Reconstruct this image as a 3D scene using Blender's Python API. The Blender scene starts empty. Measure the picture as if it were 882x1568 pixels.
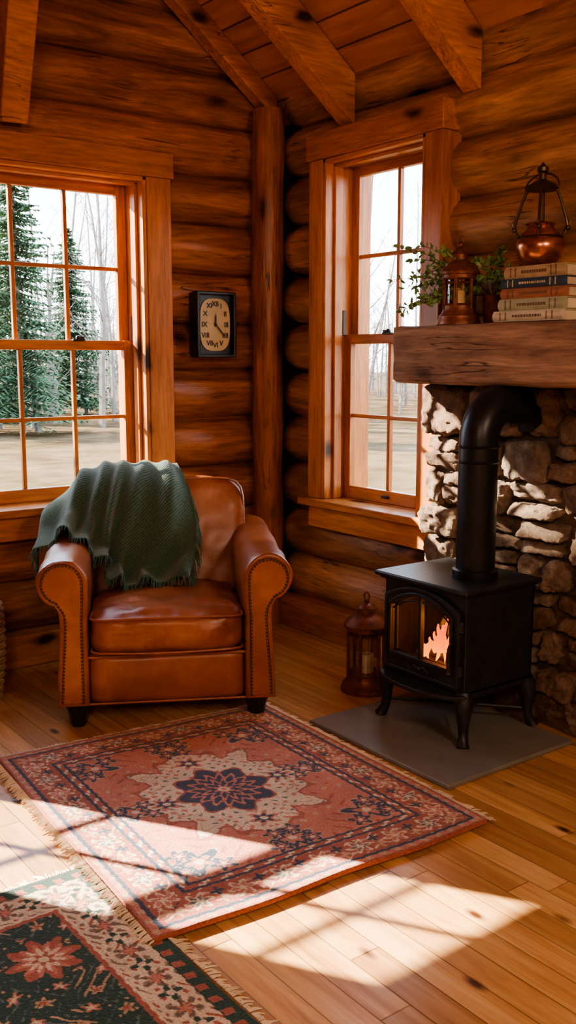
import bpy, bmesh, math, random
import numpy as np
from mathutils import Vector, Matrix, noise
from mathutils.bvhtree import BVHTree
random.seed(7)
R=random.random
def U(a,b): return a+(b-a)*R()
sc=bpy.context.scene
COL=sc.collection
try:
    sc.view_settings.view_transform='AgX'
    sc.view_settings.look='AgX - Medium High Contrast'
    sc.view_settings.exposure=1.05
except Exception as ex: print(ex)

# ---------------------------------------------------------------- node helpers
def new_mat(name):
    m=bpy.data.materials.new(name); m.use_nodes=True
    nt=m.node_tree; b=nt.nodes.get('Principled BSDF')
    return m,nt,b
def nd(nt,typ,ins=None,**props):
    n=nt.nodes.new(typ)
    for k,v in props.items(): setattr(n,k,v)
    for k,v in (ins or {}).items():
        if isinstance(v,bpy.types.NodeSocket): nt.links.new(v,n.inputs[k])
        else: n.inputs[k].default_value=v
    return n
def c4(c): return (c[0],c[1],c[2],1)
def ramp(nt,fac,stops):
    n=nt.nodes.new('ShaderNodeValToRGB'); nt.links.new(fac,n.inputs[0])
    e=n.color_ramp.elements
    while len(e)<len(stops): e.new(0.5)
    for i,(p,c) in enumerate(stops):
        e[i].position=p; e[i].color=c4(c) if not isinstance(c,(int,float)) else (c,c,c,1)
    return n.outputs[0]
def math_(nt,op,a,b=0.0,c=None):
    d={0:a,1:b}
    if c is not None: d[2]=c
    return nd(nt,'ShaderNodeMath',d,operation=op).outputs[0]
def mixc(nt,fac,a,b,mode='MIX'):
    a=c4(a) if isinstance(a,tuple) and len(a)==3 else a
    b=c4(b) if isinstance(b,tuple) and len(b)==3 else b
    return nd(nt,'ShaderNodeMixRGB',{0:fac,1:a,2:b},blend_type=mode).outputs[0]
def setb(nt,b,**kw):
    for k,v in kw.items():
        k=k.replace('_',' ')
        if isinstance(v,bpy.types.NodeSocket): nt.links.new(v,b.inputs[k])
        else: b.inputs[k].default_value=v
def bump(nt,b,h,strength=.3,dist=.01):
    n=nd(nt,'ShaderNodeBump',{'Strength':strength,'Distance':dist,'Height':h})
    nt.links.new(n.outputs[0],b.inputs['Normal'])

def wood(name,dark,light,axis='X',scale=1.0,rough=.45,knots=.72,bstr=.35,tone=True,spec=.4,knot_col=(.035,.013,.006),cracks=False):
    m,nt,b=new_mat(name)
    co=nd(nt,'ShaderNodeTexCoord').outputs['Object']
    s=[9*scale]*3; s['XYZ'.index(axis)]=.9*scale
    mp=nd(nt,'ShaderNodeMapping',{'Vector':co,'Scale':tuple(s)}).outputs[0]
    n1=nd(nt,'ShaderNodeTexNoise',{'Vector':mp,'Scale':1.6,'Detail':7.,'Roughness':.62,'Distortion':.8}).outputs[0]
    n2=nd(nt,'ShaderNodeTexNoise',{'Vector':mp,'Scale':9.,'Detail':4.,'Roughness':.6}).outputs[0]
    mid=tuple((dark[i]+light[i])/2 for i in range(3))
    c=ramp(nt,n1,[(.3,dark),(.5,mid),(.68,light)])
    streak=ramp(nt,n2,[(.35,.66),(.6,1.08)])
    c=mixc(nt,.8,c,streak,'MULTIPLY')
    big=nd(nt,'ShaderNodeTexNoise',{'Vector':co,'Scale':1.7,'Detail':2.}).outputs[0]
    c=mixc(nt,.6,c,ramp(nt,big,[(.3,.62),(.7,1.18)]),'MULTIPLY')
    if tone:
        at=nd(nt,'ShaderNodeAttribute',attribute_name='tone').outputs['Fac']
        c=mixc(nt,1.0,c,nd(nt,'ShaderNodeCombineColor',{0:at,1:at,2:at}).outputs[0],'MULTIPLY')
    h=n2
    if cracks:
        s3=[13.]*3; s3['XYZ'.index(axis)]=.8
        mc=nd(nt,'ShaderNodeMapping',{'Vector':co,'Scale':tuple(s3)}).outputs[0]
        n3=nd(nt,'ShaderNodeTexNoise',{'Vector':mc,'Scale':1.3,'Detail':3.,'Distortion':.5}).outputs[0]
        cr_=ramp(nt,n3,[(.485,0.),(.5,1.),(.515,0.)])
        gate=ramp(nt,nd(nt,'ShaderNodeTexNoise',{'Vector':co,'Scale':2.6,'Detail':1.}).outputs[0],[(.52,0.),(.6,1.)])
        cf=mixc(nt,1.,cr_,gate,'MULTIPLY')
        c=mixc(nt,cf,c,tuple(x*.25 for x in dark))
        h=math_(nt,'SUBTRACT',n2,math_(nt,'MULTIPLY',cf,.8))
    if knots:
        s2=[5.5*scale]*3; s2['XYZ'.index(axis)]=2.4*scale
        mk=nd(nt,'ShaderNodeMapping',{'Vector':co,'Scale':tuple(s2)}).outputs[0]
        dn=nd(nt,'ShaderNodeTexNoise',{'Vector':mk,'Scale':2.5,'Detail':2.}).outputs['Color']
        mk=nd(nt,'ShaderNodeVectorMath',{0:mk,1:nd(nt,'ShaderNodeVectorMath',{0:dn,1:(.22,.22,.22)},operation='MULTIPLY').outputs[0]},operation='ADD').outputs[0]
        v=nd(nt,'ShaderNodeTexVoronoi',{'Vector':mk,'Scale':knots,'Randomness':1.})
        kf=ramp(nt,v.outputs['Distance'],[(.07,1.),(.17,.0)])
        kr=ramp(nt,v.outputs['Distance'],[(.12,.6),(.36,.0)])
        c=mixc(nt,kr,c,tuple(x*.75 for x in dark))
        c=mixc(nt,kf,c,knot_col)
    setb(nt,b,Base_Color=c,Roughness=rough); b.inputs['Specular IOR Level'].default_value=spec
    bump(nt,b,h,bstr,.006)
    return m

def plain(name,col,rough=.5,metal=0.,var=.25,nscale=12.,bstr=.1,spec=.5,coat=0.):
    m,nt,b=new_mat(name)
    co=nd(nt,'ShaderNodeTexCoord').outputs['Object']
    n=nd(nt,'ShaderNodeTexNoise',{'Vector':co,'Scale':nscale,'Detail':6.,'Roughness':.6}).outputs[0]
    c=ramp(nt,n,[(.3,tuple(x*(1-var) for x in col)),(.7,tuple(min(1,x*(1+var)) for x in col))])
    setb(nt,b,Base_Color=c,Roughness=rough,Metallic=metal)
    b.inputs['Specular IOR Level'].default_value=spec
    b.inputs['Coat Weight'].default_value=coat
    if bstr: bump(nt,b,nd(nt,'ShaderNodeTexNoise',{'Vector':co,'Scale':nscale*6,'Detail':3.}).outputs[0],bstr,.003)
    return m

def glass_mat(name,tint=(1,1,1),gl=.06):
    m,nt,b=new_mat(name); out=nt.nodes['Material Output']; nt.nodes.remove(b)
    t=nd(nt,'ShaderNodeBsdfTransparent',{0:c4(tint)}); g=nd(nt,'ShaderNodeBsdfGlossy',{'Roughness':.03})
    mx=nd(nt,'ShaderNodeMixShader',{0:gl,1:t.outputs[0],2:g.outputs[0]})
    nt.links.new(mx.outputs[0],out.inputs[0]); return m

# ---------------------------------------------------------------- mesh builder
def group(name,loc=(0,0,0),rotz=0):
    e=bpy.data.objects.new(name,None); e.location=loc; e.rotation_euler=(0,0,rotz); e.empty_display_size=.1
    COL.objects.link(e); return e
class MB:
    def __init__(s): s.v=[];s.f=[];s.mi=[];s.tn=[];s.m=0;s.t=1.0
    def add(s,vs,fs):
        o=len(s.v); s.v+= [tuple(v) for v in vs]; s.f+=[tuple(i+o for i in f) for f in fs]
        s.mi+=[s.m]*len(fs); s.tn+=[s.t]*len(vs)
    def box(s,a,b):
        lo=[min(a[i],b[i]) for i in range(3)]; hi=[max(a[i],b[i]) for i in range(3)]
        vs=[(x,y,z) for x in (lo[0],hi[0]) for y in (lo[1],hi[1]) for z in (lo[2],hi[2])]
        s.add(vs,[(0,1,3,2),(4,6,7,5),(0,4,5,1),(2,3,7,6),(0,2,6,4),(1,5,7,3)])
    def obox(s,p0,p1,w,h):
        p0,p1,w,h=map(Vector,(p0,p1,w,h)); w=w/2; h=h/2
        vs=[p+a*w+b*h for p in (p0,p1) for a in (-1,1) for b in (-1,1)]
        s.add(vs,[(0,1,3,2),(4,6,7,5),(0,4,5,1),(2,3,7,6),(0,2,6,4),(1,5,7,3)])
    def tube(s,pts,r,seg=10,cap=True,flat=None):
        pts=[Vector(p) for p in pts]; n=len(pts)
        rs=r if isinstance(r,(list,tuple)) else [r]*n
        t0=(pts[1]-pts[0]).normalized()
        up=Vector((0,0,1)) if abs(t0.z)<.9 else Vector((1,0,0))
        a=t0.cross(up).normalized(); vs=[]
        for i,p in enumerate(pts):
            t=(pts[min(i+1,n-1)]-pts[max(i-1,0)]).normalized()
            a=(a-t*a.dot(t)).normalized(); b=t.cross(a)
            for k in range(seg):
                th=2*math.pi*k/seg
                vs.append(p+(a*math.cos(th)+b*math.sin(th))*rs[i])
        fs=[(i*seg+k,i*seg+(k+1)%seg,(i+1)*seg+(k+1)%seg,(i+1)*seg+k) for i in range(n-1) for k in range(seg)]
        if cap: fs+=[tuple(range(seg))[::-1],tuple((n-1)*seg+k for k in range(seg))]
        s.add(vs,fs)
    def lathe(s,prof,c=(0,0,0),seg=28,axis='Z'):
        vs=[];n=len(prof)
        for r,z in prof:
            r=max(r,.0004)
            for k in range(seg):
                th=2*math.pi*k/seg; q=(r*math.cos(th),r*math.sin(th),z)
                if axis=='X': q=(z,q[0],q[1])
                if axis=='Y': q=(q[0],z,q[1])
                vs.append((c[0]+q[0],c[1]+q[1],c[2]+q[2]))
        fs=[(i*seg+k,i*seg+(k+1)%seg,(i+1)*seg+(k+1)%seg,(i+1)*seg+k) for i in range(n-1) for k in range(seg)]
        fs+=[tuple(range(seg))[::-1],tuple((n-1)*seg+k for k in range(seg))]
        s.add(vs,fs)
    def sph(s,c,r,seg=8,sc_=(1,1,1)):
        n=max(4,seg//2+1); pr=[(math.sin(math.pi*i/n)*r,-math.cos(math.pi*i/n)*r) for i in range(n+1)]
        o=len(s.v); s.lathe(pr,(0,0,0),seg)
        for i in range(o,len(s.v)):
            v=s.v[i]; s.v[i]=(c[0]+v[0]*sc_[0],c[1]+v[1]*sc_[1],c[2]+v[2]*sc_[2])
    def extr(s,poly,plane,a,b):
        def P(p,d): return {'xz':(p[0],d,p[1]),'yz':(d,p[0],p[1]),'xy':(p[0],p[1],d)}[plane]
        n=len(poly); vs=[P(p,a) for p in poly]+[P(p,b) for p in poly]
        fs=[tuple(range(n)),tuple(range(n,2*n))[::-1]]+[(i,(i+1)%n,n+(i+1)%n,n+i) for i in range(n)]
        s.add(vs,fs)
    def ring(s,outer,inner,plane,a,b):
        def P(p,d): return {'xz':(p[0],d,p[1]),'yz':(d,p[0],p[1]),'xy':(p[0],p[1],d)}[plane]
        n=len(outer); vs=[P(p,a) for p in outer]+[P(p,a) for p in inner]+[P(p,b) for p in outer]+[P(p,b) for p in inner]
        fs=[]
        for i in range(n):
            j=(i+1)%n
            fs+=[(i,j,n+j,n+i),(2*n+i,3*n+i,3*n+j,2*n+j),(i,2*n+i,2*n+j,j),(n+i,n+j,3*n+j,3*n+i)]
        s.add(vs,fs)
    def log(s,p0,p1,r,seed,round0=False,round1=False,step=.07,seg=20):
        p0,p1=Vector(p0),Vector(p1); L=(p1-p0).length; d=(p1-p0)/L
        a=Vector((0,0,1)); b=d.cross(a).normalized()
        n=max(3,int(L/step)); ts=[i*L/n for i in range(n+1)]
        el=.09
        if round0: ts=[el*x for x in (0,.03,.12,.3,.6)]+[t for t in ts if t>el*.9]
        if round1: ts=[t for t in ts if t<L-el*.9]+[L-el*x for x in (.6,.3,.12,.03,0)]
        vs=[]
        for t in ts:
            q=1.
            if round0 and t<el: q=math.sqrt(max(0,1-(1-t/el)**2))*.999+.001
            if round1 and L-t<el: q=math.sqrt(max(0,1-(1-(L-t)/el)**2))*.999+.001
            w1=noise.noise(Vector((t*.9,seed*3.1,0)))*.012; w2=noise.noise(Vector((t*.9,seed*3.1,7)))*.01
            rr=r*(1+.06*noise.noise(Vector((t*1.3,seed*1.7,3))))
            for k in range(seg):
                th=2*math.pi*k/seg; ca,sa=math.cos(th),math.sin(th)
                z=rr*q*(1+.06*noise.noise(Vector((t*5,ca*1.3+seed,sa*1.3)))+.03*noise.noise(Vector((t*16,ca*3+seed,sa*3))))
                vs.append(p0+d*t+a*(ca*z+w2)+b*(sa*z+w1))
        m=len(ts)
        fs=[(i*seg+k,i*seg+(k+1)%seg,(i+1)*seg+(k+1)%seg,(i+1)*seg+k) for i in range(m-1) for k in range(seg)]
        fs+=[tuple(range(seg))[::-1],tuple((m-1)*seg+k for k in range(seg))]
        s.add(vs,fs)
    def pillow(s,lo,hi,k=6.,n=12,puff=(0,0,0),nz=0.,ns=6.,seed=0,M=None,rocky=False):
        lo,hi=Vector(lo),Vector(hi); c=(lo+hi)/2; h=(hi-lo)/2
        key={};vs=[];fs=[]
        tl=(math.sin(seed*7.1)*.18,math.sin(seed*3.7)*.14,math.sin(seed*5.9)*.30,math.sin(seed*9.3)*.35)
        def gv(p):
            kk=tuple(round(x,5) for x in p)
            if kk in key: return key[kk]
            a,b,d=p; q=(abs(a)**k+abs(b)**k+abs(d)**k)**(1/k)
            P=Vector((a/q*h.x,b/q*h.y,d/q*h.z))
            if rocky:
                P.y+=h.z*tl[0]*d/q; P.z*=1+tl[1]*b/q*.8
                if a<0: P.x+=(.022*tl[2]*b/q/.3+.020*tl[3]*d/q/.35)
            P.x+=puff[0]*a*(1-b*b)*(1-d*d); P.y+=puff[1]*b*(1-a*a)*(1-d*d); P.z+=puff[2]*d*(1-a*a)*(1-b*b)
            P+=c
            if nz:
                nn=P-c; nn=Vector((nn.x/h.x**2,nn.y/h.y**2,nn.z/h.z**2)).normalized()
                so=Vector((seed*5.3,seed,0))
                v_=noise.noise(P*ns+so)+.5*noise.noise(P*ns*2.7+Vector((seed,0,9)))
                if rocky: v_+=.45*noise.noise(P*ns*4.5+so)+.25*noise.noise(P*ns*9+so)
                P+=nn*nz*v_
            if M: P=M@P
            vs.append(tuple(P)); key[kk]=len(vs)-1; return key[kk]
        g=[-1+2*i/n for i in range(n+1)]
        for ax in range(3):
            for sg in (-1,1):
                for i in range(n):
                    for j in range(n):
                        q=[]
                        for (u,w) in ((g[i],g[j]),(g[i+1],g[j]),(g[i+1],g[j+1]),(g[i],g[j+1])):
                            p=[0,0,0]; p[ax]=sg; p[(ax+1)%3]=u; p[(ax+2)%3]=w; q.append(gv(p))
                        fs.append(tuple(q))
        s.add(vs,fs)
    def obj(s,name,mats,parent=None,bevel=0,smooth=True,angle=40,normals=True):
        me=bpy.data.meshes.new(name); me.from_pydata(s.v,[],s.f)
        for m in mats: me.materials.append(m)
        me.polygons.foreach_set('material_index',s.mi)
        at=me.attributes.new('tone','FLOAT','POINT'); at.data.foreach_set('value',s.tn)
        if normals:
            bm=bmesh.new(); bm.from_mesh(me); bmesh.ops.recalc_face_normals(bm,faces=bm.faces); bm.to_mesh(me); bm.free()
        if smooth:
            me.polygons.foreach_set('use_smooth',[True]*len(me.polygons))
            try: me.set_sharp_from_angle(angle=math.radians(angle))
            except Exception: pass
        me.update()
        o=bpy.data.objects.new(name,me); COL.objects.link(o)
        if parent: o.parent=parent
        if bevel:
            bv=o.modifiers.new('bevel','BEVEL'); bv.width=bevel; bv.segments=2; bv.limit_method='ANGLE'; bv.angle_limit=math.radians(50)
        return o

# ---------------------------------------------------------------- materials
M_logX=wood('log_wood_x',(.20,.055,.013),(.70,.265,.068),'X',rough=.34,cracks=True,knots=.8)
M_logY=wood('log_wood_y',(.23,.10,.042),(.64,.33,.15),'Y',rough=.44,cracks=True,knots=.8)
M_post=wood('post_wood',(.18,.048,.013),(.48,.16,.042),'Z',rough=.34,cracks=True,knots=1.0)
M_trimZ=wood('trim_wood_vertical',(.44,.14,.030),(.70,.27,.068),'Z',rough=.33,bstr=.12,knots=.95)
M_trimX=wood('trim_wood_x',(.42,.135,.030),(.68,.265,.068),'X',rough=.33,bstr=.12,knots=.95)
M_trimY=wood('trim_wood_y',(.42,.135,.030),(.68,.265,.068),'Y',rough=.33,bstr=.12,knots=.95)
M_raft=wood('rafter_wood',(.42,.14,.034),(.72,.29,.08),'X',rough=.45,bstr=.2,cracks=True,knots=.9)
M_mantel=wood('mantel_wood',(.20,.105,.065),(.50,.31,.20),'Y',rough=.75,bstr=.6,scale=1.3,cracks=True,knots=.8)
M_chink=plain('chinking',(.06,.025,.012),.9)

def ceiling_mat():
    m,nt,b=new_mat('ceiling_planks')
    co=nd(nt,'ShaderNodeTexCoord').outputs['Object']; sp=nd(nt,'ShaderNodeSeparateXYZ',{0:co})
    u=math_(nt,'DIVIDE',sp.outputs[0],.115)
    idx=math_(nt,'FLOOR',u); fr=math_(nt,'FRACT',u)
    wn=nd(nt,'ShaderNodeTexWhiteNoise',{'W':idx},noise_dimensions='1D').outputs['Value']
    mp=nd(nt,'ShaderNodeMapping',{'Vector':co,'Scale':(14,1.4,14)}).outputs[0]
    n=nd(nt,'ShaderNodeTexNoise',{'Vector':mp,'Scale':1.5,'Detail':6.,'Distortion':.7}).outputs[0]
    c=ramp(nt,n,[(.3,(.48,.155,.036)),(.7,(.82,.34,.09))])
    c=mixc(nt,1.,c,ramp(nt,wn,[(0.,.72),(1.,1.15)]),'MULTIPLY')
    v=nd(nt,'ShaderNodeTexVoronoi',{'Vector':nd(nt,'ShaderNodeMapping',{'Vector':co,'Scale':(5,2.3,5)}).outputs[0],'Scale':1.0}).outputs['Distance']
    c=mixc(nt,ramp(nt,v,[(.06,1.),(.15,.0)]),c,(.06,.018,.007))
    g=ramp(nt,fr,[(.0,.0),(.045,1.),(.955,1.),(1.,.0)])
    c=mixc(nt,1.,c,ramp(nt,g,[(0,.12),(1,1.)]),'MULTIPLY')
    setb(nt,b,Base_Color=c,Roughness=.45); bump(nt,b,g,.6,.01)
    return m
def floor_mat():
    m,nt,b=new_mat('oak_floor')
    co=nd(nt,'ShaderNodeTexCoord').outputs['Object']; sp=nd(nt,'ShaderNodeSeparateXYZ',{0:co})
    u=math_(nt,'DIVIDE',sp.outputs[0],.088); idx=math_(nt,'FLOOR',u); fr=math_(nt,'FRACT',u)
    w1=nd(nt,'ShaderNodeTexWhiteNoise',{'W':idx},noise_dimensions='1D').outputs['Value']
    v=math_(nt,'DIVIDE',math_(nt,'ADD',sp.outputs[1],math_(nt,'MULTIPLY',w1,3.)),1.15)
    idy=math_(nt,'FLOOR',v); fy=math_(nt,'FRACT',v)
    w2=nd(nt,'ShaderNodeTexWhiteNoise',{'Vector':nd(nt,'ShaderNodeCombineXYZ',{0:idx,1:idy}).outputs[0]},noise_dimensions='2D').outputs['Value']
    off=nd(nt,'ShaderNodeCombineXYZ',{0:math_(nt,'MULTIPLY',w2,30.),1:math_(nt,'MULTIPLY',w2,17.)}).outputs[0]
    mp=nd(nt,'ShaderNodeMapping',{'Vector':co,'Scale':(22,1.5,1)}).outputs[0]
    mp=nd(nt,'ShaderNodeVectorMath',{0:mp,1:off},operation='ADD').outputs[0]
    n=nd(nt,'ShaderNodeTexNoise',{'Vector':mp,'Scale':1.1,'Detail':7.,'Roughness':.6,'Distortion':1.2}).outputs[0]
    c=ramp(nt,n,[(.3,(.42,.205,.075)),(.52,(.60,.34,.14)),(.7,(.72,.46,.22))])
    c=mixc(nt,1.,c,ramp(nt,w2,[(0.,(.66,.60,.53)),(.5,(.95,.93,.9)),(1.,(1.12,1.12,1.1))]),'MULTIPLY')
    kv=nd(nt,'ShaderNodeTexVoronoi',{'Vector':nd(nt,'ShaderNodeMapping',{'Vector':co,'Scale':(9,4,1)}).outputs[0],'Scale':.7}).outputs['Distance']
    c=mixc(nt,ramp(nt,kv,[(.04,1.),(.12,.0)]),c,(.09,.03,.012))
    g=ramp(nt,fr,[(0.,0.),(.025,1.),(.975,1.),(1.,0.)])
    g2=ramp(nt,fy,[(0.,0.),(.003,1.),(1.,1.)])
    gg=mixc(nt,1.,g,g2,'MULTIPLY')
    c=mixc(nt,1.,c,ramp(nt,gg,[(0,.3),(1,1.)]),'MULTIPLY')
    rg=ramp(nt,n,[(.3,.40),(.7,.28)])
    setb(nt,b,Base_Color=c,Roughness=rg); b.inputs['Coat Weight'].default_value=.2; b.inputs['Coat Roughness'].default_value=.22
    bump(nt,b,gg,.4,.003)
    return m
M_ceil=ceiling_mat(); M_floor=floor_mat()
M_glass=glass_mat('window_glass',(1,1,1),.03)
M_lglass=glass_mat('lantern_glass',(.9,.85,.75),.12)
M_iron=plain('cast_iron',(.028,.029,.032),.42,.3,.3,20,.25)
M_pipe=plain('black_pipe',(.020,.023,.028),.36,.4,.2,8,.05)
M_brass=plain('dark_brass',(.10,.07,.04),.4,.8)
M_hw=plain('window_hardware',(.05,.04,.03),.4,.7)
M_rust=plain('rusty_lantern_metal',(.20,.07,.035),.45,.4,.45,30,.25)
M_copper=plain('copper',(.50,.23,.15),.25,.95,.45,18,.1)
M_black=plain('black_wood',(.012,.011,.01),.35)
M_cream=plain('cream_face',(.55,.43,.24),.6,0,.15)
M_wax=plain('candle_wax',(.75,.65,.45),.5)
M_slab=plain('hearth_slab',(.21,.205,.185),.32,0,.15,5,.05)
M_mortar=plain('mortar',(.12,.085,.06),.95,0,.3,10,.5)
def stone_mat():
    m,nt,b=new_mat('field_stone')
    co=nd(nt,'ShaderNodeTexCoord').outputs['Object']
    n=nd(nt,'ShaderNodeTexNoise',{'Vector':co,'Scale':13.,'Detail':10.,'Roughness':.74}).outputs[0]
    c=ramp(nt,n,[(.32,(.10,.066,.046)),(.5,(.30,.215,.155)),(.68,(.54,.43,.33))])
    at=nd(nt,'ShaderNodeAttribute',attribute_name='tone').outputs['Fac']
    c=mixc(nt,1.,c,ramp(nt,at,[(0,(.70,.54,.43)),(.45,(.95,.82,.71)),(1,(1.0,.98,.95))]),'MULTIPLY')
    setb(nt,b,Base_Color=c,Roughness=.88)
    bump(nt,b,nd(nt,'ShaderNodeTexNoise',{'Vector':co,'Scale':30.,'Detail':9.,'Roughness':.75}).outputs[0],1.,.03)
    return m
M_stone=stone_mat()
def leather_mat():
    m,nt,b=new_mat('brown_leather')
    co=nd(nt,'ShaderNodeTexCoord').outputs['Object']
    n=nd(nt,'ShaderNodeTexNoise',{'Vector':co,'Scale':4.,'Detail':6.,'Roughness':.65}).outputs[0]
    c=ramp(nt,n,[(.3,(.19,.048,.014)),(.55,(.32,.093,.026)),(.75,(.46,.16,.05))])
    v=nd(nt,'ShaderNodeTexVoronoi',{'Vector':co,'Scale':230.},feature='DISTANCE_TO_EDGE').outputs[0]
    w=nd(nt,'ShaderNodeTexNoise',{'Vector':co,'Scale':14.,'Detail':4.,'Distortion':1.5}).outputs[0]
    h=math_(nt,'ADD',math_(nt,'MULTIPLY',v,.25),w)
    setb(nt,b,Base_Color=c,Roughness=ramp(nt,n,[(.3,.27),(.7,.42)])); b.inputs['Coat Weight'].default_value=.15; b.inputs['Coat Roughness'].default_value=.25
    bump(nt,b,h,.28,.008); return m
M_leather=leather_mat()
def throw_mat():
    m,nt,b=new_mat('green_wool')
    uv=nd(nt,'ShaderNodeTexCoord').outputs['UV']
    w=nd(nt,'ShaderNodeTexWave',{'Vector':uv,'Scale':48.,'Distortion':2.,'Detail':2.},wave_type='BANDS',bands_direction='DIAGONAL').outputs['Fac']
    n=nd(nt,'ShaderNodeTexNoise',{'Vector':uv,'Scale':90.,'Detail':4.}).outputs[0]
    k=math_(nt,'ADD',math_(nt,'MULTIPLY',w,.4),math_(nt,'MULTIPLY',n,.6))
    c=ramp(nt,k,[(.2,(.020,.056,.034)),(.8,(.085,.165,.11))])
    setb(nt,b,Base_Color=c,Roughness=.95); b.inputs['Sheen Weight'].default_value=.35
    bump(nt,b,k,.8,.004); return m
M_throw=throw_mat(); M_tfr=plain('green_fringe',(.055,.115,.075),.95)
def rug_mat():
    m,nt,b=new_mat('woven_rug')
    c=nd(nt,'ShaderNodeVertexColor',layer_name='Col').outputs[0]
    co=nd(nt,'ShaderNodeTexCoord').outputs['Object']
    n=nd(nt,'ShaderNodeTexNoise',{'Vector':co,'Scale':170.,'Detail':3.}).outputs[0]
    n2=nd(nt,'ShaderNodeTexNoise',{'Vector':co,'Scale':7.,'Detail':5.}).outputs[0]
    c=mixc(nt,.8,c,ramp(nt,n,[(.3,.65),(.7,1.3)]),'MULTIPLY'); c=mixc(nt,.6,c,ramp(nt,n2,[(.3,.75),(.7,1.15)]),'MULTIPLY')
    setb(nt,b,Base_Color=c,Roughness=.95); b.inputs['Specular IOR Level'].default_value=.1; b.inputs['Sheen Weight'].default_value=.2
    bump(nt,b,n,.7,.004); return m
M_rug=rug_mat(); M_fringe=plain('rug_fringe',(.66,.54,.42),.95)

# ---------------------------------------------------------------- room shell
XW,YW=-4.7,-5.7
SL=.77; Z0=2.67; RX=XW/2
def roofz(x): return Z0+SL*(-x) if x>RX else Z0+SL*(x-XW)
ROWS=[.02+.24*i for i in range(-0,20)]
def window(name,wall,a0,a1,z0,z1,zm,cols,cw=.13,ch=.115,lock=True):
    g=group(name)
    def P(a,d,z): return (a,d,z) if wall=='back' else (d,a,z)
    mz,mh=M_trimZ,(M_trimX if wall=='back' else M_trimY)
    def B(mb,a,b,d,e,z,w): mb.box(P(a,d,z),P(b,e,w))
    mb=MB()
    mb.t=.9; B(mb,a0-cw,a0,-.055,.06,z0-.0,z1); mb.t=.97; B(mb,a1,a1+cw,-.055,.06,z0-.0,z1)
    mb.t=1.05
    B(mb,a0,a0+.02,-.050,.24,z0,z1); B(mb,a1-.02,a1,-.050,.24,z0,z1)
    B(mb,a0+.02,a0+.035,-.0,.05,z0,z1); B(mb,a1-.035,a1-.02,-.0,.05,z0,z1)
    mb.obj('side_casings',[mz],g,.004)
    mb=MB(); mb.t=.92
    B(mb,a0-cw-.012,a1+cw+.012,-.065,.06,z1,z1+ch); mb.t=1.0
    B(mb,a0,a1,-.050,.24,z1-.02,z1); B(mb,a0+.02,a1-.02,0,.05,z1-.035,z1-.02)
    B(mb,a0-cw-.03,a1+cw+.03,-.10,.06,z0-.035,z0); B(mb,a0,a1,.06,.26,z0-.035,z0+.005)
    mb.t=1.08; B(mb,a0-cw+.01,a1+cw-.01,-.06,.03,z0-.145,z0-.035)
    mb.obj('head_casing_and_sill',[mh],g,.004)
    i0,i1=a0+.022,a1-.022; st=.05
    def sash(nm,d,e,lo,hi,br,tr):
        m1=MB(); m1.t=.95
        B(m1,i0,i0+st,d,e,lo,hi); B(m1,i1-st,i1,d,e,lo,hi)
        pw=(i1-i0-2*st)/cols
        for k in range(1,cols): B(m1,i0+st+pw*k-.009,i0+st+pw*k+.009,d+.006,e-.004,lo+br,hi-tr)
        m1.obj(nm+'_stiles',[mz],g,.003)
        m2=MB(); B(m2,i0+st,i1-st,d,e,lo,lo+br); B(m2,i0+st,i1-st,d,e,hi-tr,hi)
        zc=(lo+br+hi-tr)/2; B(m2,i0+st,i1-st,d+.008,e-.006,zc-.009,zc+.009)
        m2.obj(nm+'_rails',[mh],g,.003)
        m3=MB(); B(m3,i0+st-.005,i1-st+.005,(d+e)/2-.001,(d+e)/2+.001,lo+br-.005,hi-tr+.005); m3.obj(nm+'_glass',[M_glass],g,smooth=False)
    sash('upper_sash',.115,.15,zm-.02,z1-.02,.04,.05)
    sash('lower_sash',.07,.105,z0+.005,zm+.025,.06,.045)
    if lock:
        m=MB(); ac=(a0+a1)/2
        for aa in ([ac] if cols<3 else [ac-.28,ac+.28]):
            B(m,aa-.03,aa+.03,.055,.075,zm+.02,zm+.03); m.sph(P(aa,.068,zm+.036),.012); B(m,aa-.005,aa+.03,.06,.07,zm+.03,zm+.042)
            B(m,aa-.02,aa+.02,.055,.072,z0+.03,z0+.042)
        B(m,i0-.002,i0+.01,.055,.075,zm+.02,zm+.14); B(m,i1-.01,i1+.002,.055,.075,zm+.02,zm+.14)
        m.obj('sash_lock',[M_hw],g,.002)
    return g
W1=(-1.93,-.75,.74,2.235); W3=(-3.55,-2.79,.72,1.83); W2=(-1.17,-.49,.715,2.325)
window('window_1','back',*W1,1.46,4)
window('window_2','right',*W2,1.49,2,cw=.10,ch=.12)
window('window_3','back',*W3,1.42,2)

# back wall logs
LC=.127
mb=MB(); r=.127
for i,z in enumerate(ROWS):
    if z>Z0+SL*(-RX)-.1: break
    xr=-.05; xl=XW
    if z>2.75: xr=-max(.05,(z-.13-Z0)/SL); xl=XW-xr
    segs=[(xl,xr)]
    for (a0,a1,z0,z1) in (W1,W3):
        if z0-.14<z-.0 and z>z0-.03 and z<z1+.03:
            ns=[]
            for s0,s1 in segs:
                if s0<a0-.03 and s1>a1+.03: ns+=[(s0,a0-.035),(a1+.035,s1)]
                else: ns.append((s0,s1))
            segs=ns
    for s0,s1 in segs:
        mb.t=U(.75,1.15); mb.log((s0,LC,z),(s1,LC,z),r,i*1.37+s0)
mb.m=1; mb.t=1
for (x0,x1,z0,z1) in ((XW,W3[0],0,2.67),(W3[0],W3[1],0,W3[2]-.02),(W3[0],W3[1],W3[3],2.67),(W3[1],W1[0],0,2.67),(W1[0],W1[1],0,W1[2]-.02),(W1[0],W1[1],W1[3],2.67),(W1[1],.25,0,2.67)):
    mb.box((x0,.11,z0),(x1,.22,z1))
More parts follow.
